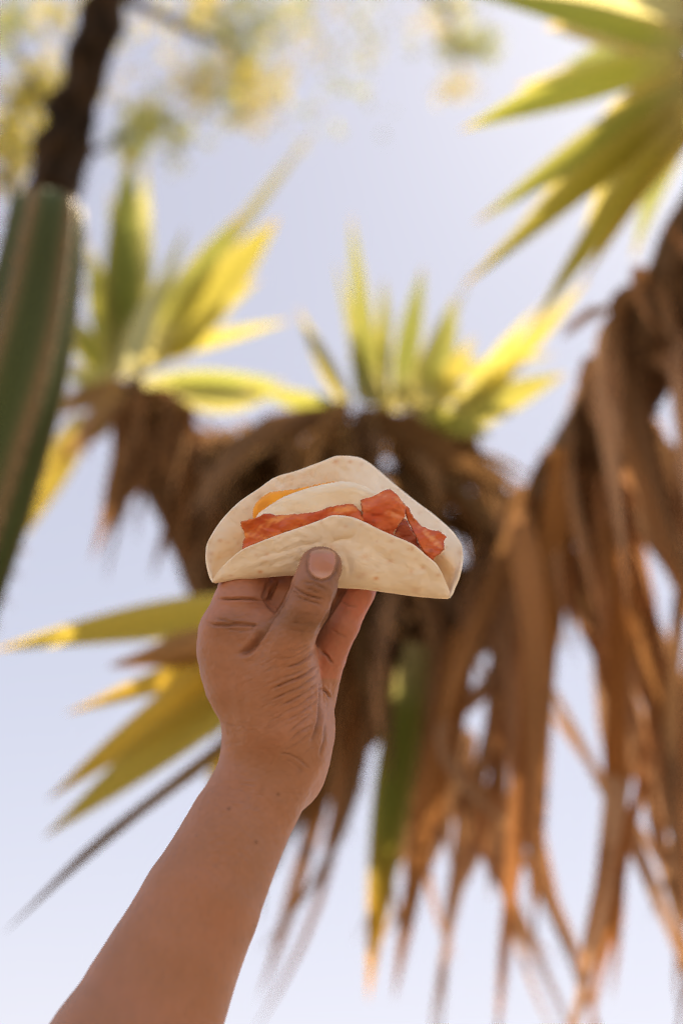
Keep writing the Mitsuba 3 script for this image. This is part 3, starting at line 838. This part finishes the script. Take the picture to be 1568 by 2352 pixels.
zone = lambda u0, v0, su, sv: np.exp(-((U - u0) / su) ** 2 - ((V - v0) / sv) ** 2) * (hn[:, 2] > 0)
disp += folds(-.42, 10.5, .42, zone(700, 1580, 55, 95) * (U < 745)) + folds(-.25, 7.5, .22, zone(700, 1400, 60, 50) * (hv[:, 2] > .008)) + folds(-.05, 8, .25, zone(540, 1430, 60, 60))
disp += folds(.14, 8.5, .16, zone(620, 1740, 110, 80)) + folds(-.3, 9, .14, zone(580, 1590, 80, 90)) + folds(.2, 7, .08, zone(560, 2000, 200, 200))


def hump(u0, v0, su, sv, h):
    return h * MM * np.exp(-((U - u0) / su) ** 2 - ((V - v0) / sv) ** 2)


disp += front * (hump(640, 1700, 60, 40, 1.2) + hump(655, 1500, 40, 34, 1.2) - hump(570, 1482, 22, 15, 2.0) + hump(520, 1425, 40, 26, 1.2) + hump(745, 1700, 24, 60, 1.5)
                 - hump(560, 1800, 30, 60, .8) + hump(600, 1790, 26, 60, .6) + hump(722, 1352, 26, 18, .8) - hump(765, 1600, 10, 50, 1.0))
disp += .00035 * noise3(hv, 120, 1) + .0006 * noise3(hv, 45, 5) + .00012 * noise3(hv, 700, 3) + .00008 * noise3(hv, 1500, 6)
for line, hgt, w in [([(690, 1850), (650, 1960), (600, 2110), (560, 2260)], .9, 13), ([(600, 1770), (575, 1850), (560, 1960), (500, 2140)], .6, 11), ([(660, 1640), (640, 1720), (600, 1800)], .8, 13), ([(570, 1560), (575, 1650), (560, 1730)], .6, 12), ([(540, 1500), (545, 1600), (560, 1700)], .7, 12)]:
    r, al = seg_dist(U, V, line)       # tendons and veins under the skin
    disp += front * hgt * MM * np.exp(-(r / w) ** 2) * np.clip(np.minimum(al, 1 - al) * 4, 0, 1)
hv = hv + hn * disp[:, None]
# skin colour: knuckles darker, pads and palm redder, veins, moles and freckles; crease shade painted in
base = np.array([.36, .162, .085])
col = np.tile(base, (len(hv), 1))


def tint(c, w):
    global col
    col = col + (np.array(c) - col) * np.clip(w, 0, 1)[:, None]


def blob(u0, v0, su, sv):
    return np.exp(-((U - u0) / su) ** 2 - ((V - v0) / sv) ** 2)


tint((.46, .18, .115), np.clip(.5 * (1540 - V) / 200, 0, .55) * (U < 690))
tint((.50, .145, .09), np.clip((U - (728 + (1480 - V) * .35)) / 25, 0, 1) * (V < 1560) * .7 * (hv[:, 2] < .006))
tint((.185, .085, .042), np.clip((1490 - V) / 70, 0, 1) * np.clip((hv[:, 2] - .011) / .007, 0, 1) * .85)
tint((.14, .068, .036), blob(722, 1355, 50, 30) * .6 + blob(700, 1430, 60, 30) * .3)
tint((.42, .20, .125), blob(737, 1290, 60, 22) * .3)
tint((.29, .165, .115), seg_dist(U, V, [(640, 1770), (600, 1830), (585, 1910), (600, 2000), (560, 2150)])[0].clip(0, 60) * -.005 + .30)
tint((.42, .195, .115), blob(640, 1700, 70, 60) * .5)
tint((.28, .13, .07), np.clip(.5 + noise3(hv, 60, 3), 0, 1) * .35)
tint((.44, .185, .11), np.clip(noise3(hv, 85, 12) * 1.2, 0, 1) * .35)
tint((.43, .20, .12), np.clip(noise3(hv, 150, 8), 0, 1) * .35)
tint((.44, .22, .14), np.clip(noise3(hv, 900, 4) * .8, 0, 1) * .22)
tint((.25, .12, .07), np.clip(noise3(hv, 1100, 9) * .8, 0, 1) * .22)
tint((.27, .125, .07), np.clip(noise3(hv, 420, 2) - .35, 0, 1) * .35)
tint((.10, .042, .026), crease_shade * .62)  # shade of creases and finger gaps, painted into the skin
for u0, v0, s in [(526, 1858, 4.2), (639, 1825, 4.0), (588, 1935, 4.2), (583, 2130, 3.5), (604, 1812, 8), (690, 1770, 7), (497, 2040, 2.5), (410, 2180, 2.5)]:
    tint((.17, .075, .04), np.exp(-(np.hypot(U - u0, V - v0) / s) ** 2) * (.85 if s < 6 else .25) * (hn[:, 2] > 0))
for i in range(330):
    u0, v0 = r3.uniform(250, 700), r3.uniform(1830, 2352)
    tint((.27, .13, .075), np.exp(-(np.hypot(U - u0, (V - v0)) / r3.uniform(1.6, 3.4)) ** 2) * r3.uniform(.2, .55) * (hn[:, 2] > 0))
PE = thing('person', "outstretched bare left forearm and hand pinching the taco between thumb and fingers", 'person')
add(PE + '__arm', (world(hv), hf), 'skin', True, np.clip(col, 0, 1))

# thumbnail: a thin plate that lies on the thumb
nail = np.array([(713, 1267), (727, 1262), (742, 1261), (757, 1262), (769, 1268), (772, 1288), (767, 1308), (759, 1322), (748, 1329), (738, 1331), (724, 1327), (714, 1317), (709, 1306), (710, 1288)], float)
NP = Polygon(nail).buffer(2).buffer(-3)
mu, mv = np.meshgrid(np.arange(700, 784, 1.5), np.arange(1250, 1342, 1.5))
from scipy.interpolate import LinearNDInterpolator
m = (U > 670) & (U < 800) & (V > 1245) & (V < 1365) & (hn[:, 2] > .1) & (hv[:, 2] > .014)
U2, V2 = px(hv[m])
zz = LinearNDInterpolator(np.stack([U2, V2], 1), hv[m, 2], fill_value=.02)(mu, mv)
dist = shapely.distance(NP.exterior, shapely.points(mu.ravel(), mv.ravel())).reshape(mu.shape)
ins = shapely.contains_xy(NP, mu.ravel(), mv.ravel()).reshape(mu.shape)
sd = np.where(ins, dist, -dist)
lift = np.clip((sd + 1.2) / 3.5, 0, 1) ** .6 * .0011 - .0004 + .0007 * np.clip((1284 - mv) / 22, 0, 1)
zc = gaussian_filter(zz, 1.5)
keep = sd > -1.6
pv = loc(mu, mv, zc + lift)
idn = -np.ones(mu.shape, int)
idn[keep] = np.arange(keep.sum())
qf = np.stack([idn[:-1, :-1], idn[1:, :-1], idn[1:, 1:], idn[:-1, 1:]], -1).reshape(-1, 4)
qf = qf[(qf >= 0).all(1)]
nc = np.tile(np.array([.43, .20, .145]), (keep.sum(), 1))
w = np.clip((mv[keep] - 1308) / 16, 0, 1)[:, None]
nc = nc + (np.array([.58, .36, .29]) - nc) * w * .7
w = np.clip((1275 - mv[keep]) / 8, 0, 1)[:, None]
nc = nc + (np.array([.40, .24, .14]) - nc) * w * .7
add(PE + '__thumbnail', (world(pv[keep]), qf), 'nail_gloss', True, np.clip(nc, 0, 1), label='pink thumbnail with a pale half moon')

# ------------------------------------------------------------------ the taco
TA = thing('taco', 'folded flour tortilla filled with egg, cheese and bacon, held up in the hand', 'taco')


def tc(*pts):
    """points read off the close-up of the taco"""
    return [(430.6 + .4394 * x, 1004.7 + .4394 * y) for x, y in pts]


def resample(pts, n):
    p = np.asarray(pts, float)
    s = np.concatenate([[0], np.cumsum(np.linalg.norm(np.diff(p, axis=0), axis=1))])
    from scipy.interpolate import PchipInterpolator as PC
    u = np.linspace(0, s[-1], n)
    return np.stack([PC(s, p[:, 0])(u), PC(s, p[:, 1])(u)], 1)


NT = 260
backrim = resample(tc((130, 757), (108, 690), (95, 620), (98, 570), (125, 510), (180, 430), (270, 340), (370, 270), (470, 203), (560, 178), (680, 135), (800, 95), (880, 102), (940, 130), (1000, 178), (1080, 247), (1200, 343), (1290, 410), (1400, 515), (1435, 580), (1438, 620), (1420, 720), (1390, 790), (1372, 838)), NT)
frontrim = resample(tc((130, 757), (170, 692), (220, 640), (280, 590), (380, 545), (500, 500), (620, 460), (700, 430), (770, 406), (840, 412), (920, 440), (1000, 480), (1080, 515), (1180, 560), (1240, 610), (1300, 665), (1340, 740), (1372, 838)), NT)
bottom = resample(tc((130, 757), (250, 741), (400, 726), (560, 716), (680, 726), (780, 780), (900, 786), (1050, 806), (1200, 826), (1372, 838)), NT)
t = np.linspace(0, 1, NT)
tap = np.sin(np.pi * t) ** .55
tap2 = np.sin(np.pi * t) ** .8
# where thumb and fingers press, the fold is thinner
pinch = np.exp(-((frontrim[:, 0] - 745) / 55) ** 2)
zF = (9.5 - 2.0 * pinch + 1.0 * np.sin(t * 11)) * tap
zFm = (10.0 - 2.5 * pinch) * tap
zB = 0 * t
zKm = -13.0 * tap
zK = (-16 - 7 * np.sin(np.pi * t)) * tap + 6 * np.exp(-((t - .93) / .12) ** 2) + 2 * np.exp(-((t - .06) / .08) ** 2)
rows = []
from scipy.interpolate import PchipInterpolator as PC, CubicSpline as CS
ctrl_v = [0, .22, .44, .5, .56, .75, 1.0]
fold = 6.0 * tap
up = np.array([0, -1.0])
c0, c1 = frontrim, frontrim * .5 + bottom * .5
c2 = bottom + (frontrim - bottom) * .10
c4 = bottom + (backrim - bottom) * .07
c5 = bottom + (backrim - bottom) * .5
xy = np.stack([c0, c1, c2, bottom, c4, c5, backrim], 0)
zs = np.stack([zF, zFm, fold, zB, -fold - 1.0 * tap, zKm, zK], 0)
NV = 84
vv = np.linspace(0, 1, NV)
XY = PC(ctrl_v, xy, axis=0)(vv)
ZZ = PC(ctrl_v, zs, axis=0)(vv)
# a soft outward bend of the right part of the back rim and light ripples
wr = np.clip((vv - .75) / .25, 0, 1)[:, None]
curl = np.clip((vv - .85) / .15, 0, 1)[:, None] ** 1.1 * (np.clip((t - .50) / .10, 0, 1) * np.clip((.93 - t) / .12, 0, 1))
ZZ = ZZ - 20 * curl + 3.5 * np.exp(-((vv[:, None] - .82) / .07) ** 2) * np.clip((t - .5) / .1, 0, 1) * np.clip((.93 - t) / .12, 0, 1)
ZZ = ZZ + wr ** 2 * (1.2 * np.sin(t * 17 + 1) + .8 * np.sin(t * 29)) * tap
P = loc(XY[..., 0], XY[..., 1], ZZ * MM)
P = P + (.0008 * noise3(P, 95, 2) + .0005 * noise3(P, 240, 4) + .0003 * noise3(P, 520, 6))[..., None] * np.array([0, 0, 1.0])
for line, dep, w in [(tc((740, 500), (770, 540), (850, 530), (890, 500)), 1.0, 6), (tc((730, 560), (800, 530), (880, 520)), .8, 5), (tc((470, 205), (480, 240), (500, 262)), 1.4, 6), (tc((800, 100), (805, 170), (815, 225)), 1.0, 8),
                     (tc((790, 545), (840, 640), (850, 740)), .7, 7), (tc((330, 640), (480, 600), (620, 560)), .5, 6), (tc((300, 690), (450, 655), (580, 620)), .5, 6), (tc((900, 520), (1010, 600), (1100, 690)), .5, 9),
                     (tc((865, 110), (870, 170), (900, 225)), .8, 8), (tc((690, 140), (700, 190), (690, 235)), .5, 8), (tc((1180, 640), (1250, 700), (1280, 790)), .6, 9), (tc((560, 560), (640, 560), (720, 540)), .6, 6)]:
    pu, pv_ = px(P)
    r, al = seg_dist(pu.ravel(), pv_.ravel(), line)
    side = (vv < .5)[:, None] if np.mean([q[1] for q in line]) > 1190 else (vv > .5)[:, None]
    P[..., 2] -= (dep * MM * np.exp(-(r / w) ** 2) * np.clip(np.minimum(al, 1 - al) * 4, 0, 1)).reshape(pu.shape) * side
pu, pv_ = px(P)
r6 = np.random.default_rng(44)
for i in range(46):     # blisters
    j, k2 = r6.integers(NV), r6.integers(NT)
    rad = r6.uniform(5, 15)
    P[..., 2] += r6.uniform(.15, .55) * MM * np.exp(-((pu - pu[j, k2]) ** 2 + (pv_ - pv_[j, k2]) ** 2) / rad ** 2) * ((vv < .5) == (vv[j] < .5))[:, None]
edge = np.minimum(vv, 1 - vv)[:, None]
P[..., 2] -= 2.6 * MM * np.exp(-((pu - 740) / 60) ** 2 - ((pv_ - 1310) / 62) ** 2) * (vv < .5)[:, None]
gu, gv = np.gradient(P, axis=1), np.gradient(P, axis=0)
Nn = nrm(np.cross(gu, gv))
Nn[:, :3] = Nn[:, 3:4]
Nn[:, -3:] = Nn[:, -4:-3]
th = .00085 * np.clip(edge / .012, .55, 1)[..., None] * np.clip(np.minimum(t, 1 - t) / .01, .3, 1)[None, :, None]
outer, inner = P + Nn * th, P - Nn * th
nvt = NV * NT
I = np.arange(nvt).reshape(NV, NT)
f1 = np.stack([I[:-1, :-1], I[:-1, 1:], I[1:, 1:], I[1:, :-1]], -1).reshape(-1, 4)
ring = np.concatenate([I[0, :], I[1:, -1], I[-1, -2::-1], I[-2:0:-1, 0]])
r2 = np.roll(ring, -1)
f2 = np.stack([ring, ring + nvt, r2 + nvt, r2], 1)
tv = np.vstack([outer.reshape(-1, 3), inner.reshape(-1, 3)])
tf = np.vstack([f1, f1[:, ::-1] + nvt, f2])
tcx = np.tile(np.array([.80, .69, .53]), (len(tv), 1))
tw = noise3(tv, 130, 7) * .45 + noise3(tv, 310, 3) * .3 + noise3(tv, 700, 5) * .25
tcx = tcx + (np.array([.89, .81, .67]) - tcx) * np.clip(.5 + tw, 0, 1)[:, None] * .7
spots = np.zeros(len(tv))
tu, tvv = px(tv)
r5 = np.random.default_rng(12)
for (x, y, s, a) in [(985, 737, 5, .9), (380, 703, 5, .8), (170, 540, 5, .6), (775, 127, 7, .7), (850, 125, 5, .5), (905, 143, 4, .5), (545, 215, 4, .35), (940, 640, 5, .2), (1215, 393, 5, .3), (1380, 700, 14, .25), (1190, 800, 10, .3), (1350, 690, 6, .3)]:
    uu, v2 = tc((x, y))[0]
    spots = np.maximum(spots, a * np.exp(-((tu - uu) / s / 1.2) ** 2 - ((tvv - v2) / s / .8) ** 2))
for i in range(170):
    uu, v2 = r5.uniform(470, 1060), r5.uniform(1050, 1370)
    spots = np.maximum(spots, r5.uniform(.08, .5) * np.exp(-((tu - uu) / r5.uniform(3, 9)) ** 2 - ((tvv - v2) / r5.uniform(2, 6)) ** 2))
tcx = tcx + (np.array([.62, .30, .11]) - tcx) * spots[:, None]
stain = np.exp(-((tu - 790) / 45) ** 2 - ((tvv - 1212) / 20) ** 2) * np.clip(.6 + .6 * noise3(tv, 260, 1), 0, 1) * (np.arange(len(tv)) % nvt < nvt * .5)
tcx = tcx + (np.array([.50, .42, .33]) - tcx) * (stain * .55)[:, None]
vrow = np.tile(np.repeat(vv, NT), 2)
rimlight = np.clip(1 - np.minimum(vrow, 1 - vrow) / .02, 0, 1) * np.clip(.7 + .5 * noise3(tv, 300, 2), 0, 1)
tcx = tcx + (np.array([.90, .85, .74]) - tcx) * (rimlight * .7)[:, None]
grease_scatter = np.clip((.93 - vrow) / .12, 0, 1) * np.clip((vrow - .62) / .1, 0, 1)  # grease near the egg, with warm scattered light painted in
tcx = tcx + (np.array([.80, .52, .20]) - tcx) * (grease_scatter * .55)[:, None]
add(TA + '__tortilla', (world(tv), tf), 'tortilla_flour', True, np.clip(tcx, 0, 1))


def pillow(poly, thick, zfun, step=1.6, rim=14, wave=0.0, seed=0, jag=0.0, soft=2.5):
    """a rounded slab with the outline poly (px), lying on the surface zfun(u, v) in mm"""
    P0 = Polygon(poly).buffer(soft).buffer(-2 * soft).buffer(soft)
    if P0.geom_type != 'Polygon':
        P0 = max(P0.geoms, key=lambda g: g.area)
    u0, v0, u1, v1 = P0.bounds
    mu, mv = np.meshgrid(np.arange(u0 - 4, u1 + 4, step), np.arange(v0 - 4, v1 + 4, step))
    d = shapely.distance(P0.exterior, shapely.points(mu.ravel(), mv.ravel())).reshape(mu.shape)
    ins = shapely.contains_xy(P0, mu.ravel(), mv.ravel()).reshape(mu.shape)
    sd = np.where(ins, d, -d)
    if jag:
        q = np.stack([mu, mv, 0 * mu], -1)
        sd = sd + jag * (noise3(q, .22, seed) * .6 + noise3(q, .5, seed + 3) * .4)
    keep = sd > 0
    # drop stray cells, keep vertices that belong to full quads
    full = keep[:-1, :-1] & keep[1:, :-1] & keep[1:, 1:] & keep[:-1, 1:]
    use = np.zeros_like(keep)
    for a in (slice(0, -1), slice(1, None)):
        for b in (slice(0, -1), slice(1, None)):
            use[a, b] |= full
    x = np.clip(sd / rim, 0, 1)
    h = thick / 2 * np.sqrt(np.maximum(1 - (1 - x) ** 2, .02))
    zz = zfun(mu, mv)
    q = np.stack([mu, mv, 0 * mu], -1)
    zz = zz + wave * noise3(q, .045, seed)
    idx = -np.ones(mu.shape, int)
    idx[use] = np.arange(use.sum())
    I = np.stack([idx[:-1, :-1], idx[1:, :-1], idx[1:, 1:], idx[:-1, 1:]], -1)[full]
    n = use.sum()
    A, Bk = loc(mu[use], mv[use], (zz + h)[use] * MM), loc(mu[use], mv[use], (zz - h)[use] * MM)
    e = np.concatenate([I[:, [k, (k + 1) % 4]] for k in range(4)])
    code = np.sort(e, 1) @ np.array([n, 1])
    _, first, cnt = np.unique(code, return_index=True, return_counts=True)
    be = e[first[cnt == 1]]
    f = np.vstack([I, I[:, ::-1] + n, np.stack([be[:, 1], be[:, 0], be[:, 0] + n, be[:, 1] + n], 1)])
    return np.vstack([A, Bk]), f, np.tile(mu[use], 2), np.tile(mv[use], 2), np.tile(sd[use], 2)


def below(u, v):
    """how far (px) a place lies below the front rim"""
    return np.maximum(v - np.interp(u, frontrim[:, 0], frontrim[:, 1]), 0)


# back to front: cheese, egg, bacon
v, f, mu, mv, sd = pillow(tc((335, 430), (340, 385), (350, 345), (385, 312), (430, 285), (490, 276), (540, 272), (620, 255), (700, 240), (780, 226), (840, 232), (700, 330), (480, 380), (380, 440)), 3.0, lambda u, v: -8.0 + (v - 1130) * .05, rim=9, wave=.8, seed=2, jag=2)
col = np.tile(np.array([.92, .42, .03]), (len(v), 1))
w = np.clip(.5 + 1.2 * noise3(np.stack([mu, mv, 0 * mu], 1), .12, 3), 0, 1)[:, None]
col = col + (np.array([.72, .26, .02]) - col) * w * .6
add(TA + '__cheese', (world(v), f), 'melted_cheese', True, col, label='melted orange cheese showing behind the egg')

v, f, mu, mv, sd = pillow(tc((352, 420), (372, 392), (430, 350), (500, 308), (560, 285), (640, 258), (720, 240), (800, 226), (870, 233), (935, 256), (985, 285), (1060, 330), (1110, 400), (1000, 470), (780, 420), (560, 470), (400, 490)), 8.5, lambda u, v: -3.5 + (v - 1130) * .045, rim=26, wave=1.1, seed=5)
col = np.tile(np.array([.86, .78, .62]), (len(v), 1))
w = np.clip(.5 + noise3(np.stack([mu, mv, 0 * mu], 1), .09, 3), 0, 1)[:, None]
col = col + (np.array([.80, .68, .47]) - col) * w * .4
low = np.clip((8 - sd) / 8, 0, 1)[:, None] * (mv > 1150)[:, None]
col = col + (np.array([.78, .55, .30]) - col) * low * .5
add(TA + '__egg', (world(v), f), 'egg_white', True, col, label='thick white slab of egg')

BAC = [  # outline, surface z in mm, tone shift, label
    (tc((285, 590), (288, 545), (300, 520), (288, 485), (274, 462), (276, 438), (300, 432), (335, 424), (370, 412), (400, 396), (428, 398), (470, 406), (560, 400), (650, 392), (700, 378), (740, 362), (800, 352), (862, 342), (882, 362), (905, 385), (925, 440), (900, 500), (700, 520), (480, 570), (340, 640)),
     lambda u, v: 4.5 + (v - 1195) * .055, 0, 'long bacon strip on the left with a dark crisp edge'),
    (tc((1085, 560), (1080, 500), (1120, 420), (1150, 430), (1170, 480), (1195, 520), (1215, 570), (1260, 640), (1180, 640)),
     lambda u, v: 3.0 + (v - 1240) * .04, 2, 'dark folded bacon piece'),
    (tc((1120, 350), (1150, 355), (1170, 395), (1200, 440), (1235, 468), (1270, 480), (1310, 486), (1340, 505), (1357, 522), (1340, 545), (1343, 585), (1320, 612), (1290, 630), (1276, 660), (1255, 640), (1230, 600), (1190, 520), (1150, 440)),
     lambda u, v: 1.0 + (v - 1230) * .05, 1, 'bacon strip end on the right beside the rim'),
    (tc((900, 324), (930, 316), (962, 308), (990, 292), (1025, 276), (1060, 268), (1090, 292), (1120, 325), (1146, 360), (1138, 412), (1108, 455), (1075, 498), (1090, 560), (980, 540), (900, 470), (912, 400)),
     lambda u, v: 5.0 + (v - 1180) * .045 - .0012 * np.maximum(u - 900, 0) ** 2 * .5, 1, 'broad pink bacon piece in the middle')]
for i, (poly, zf, tone, lab) in enumerate(BAC):
    v, f, mu, mv, sd = pillow(poly, 2.2, lambda u, v: np.minimum(zf(u, v), 4.5) + 1.1 * noise3(np.stack([u, v, 0 * u], -1), .10, i) - .16 * below(u, v), step=1.3, rim=5, wave=2.2, seed=i * 3.7, jag=2.2, soft=5)
    lean, red, dark, fat = np.array([.66, .155, .025]), np.array([.52, .075, .015]), np.array([.17, .03, .01]), np.array([.80, .34, .10])
    if tone == 1:
        lean, red, fat = np.array([.66, .165, .045]), np.array([.54, .08, .025]), np.array([.80, .38, .19])
    if tone == 2:
        lean, red, fat = np.array([.36, .065, .02]), np.array([.24, .03, .012]), np.array([.5, .2, .05])
    q = np.stack([mu, mv, 0 * mu], 1)
    a = np.clip(.5 + .7 * noise3(q, .05, i) + .3 * noise3(q, .16, i + 2), 0, 1)[:, None]
    ang = (-.22, .9, .75, .45)[i]
    al, ac = mu * math.cos(ang) + mv * math.sin(ang), mv * math.cos(ang) - mu * math.sin(ang)
    b = np.clip(noise3(np.stack([ac, al * .18, 0 * mu], 1), .15, i + 5) * 1.8 - .35 + .5 * noise3(q, .3, i), 0, 1)[:, None]
    col = lean + (red - lean) * a
    col = col + (fat - col) * b * .8
    rimw = np.exp(-np.maximum(sd, 0) / 2.2)[:, None] * (mv < 1290)[:, None]
    col = col + (dark - col) * rimw * np.clip(.45 + .7 * noise3(q, .09, i + 8), 0, 1)[:, None]
    for k in range(3):
        j = r5.integers(len(mu))
        col = col + (dark - col) * (np.exp(-(np.hypot(mu - mu[j], mv - mv[j]) / r5.uniform(2, 5)) ** 2) * r5.uniform(.3, .8))[:, None]
    add(TA + '__bacon', (world(v), f), 'bacon_meat', True, np.clip(col, 0, 1), label=lab)
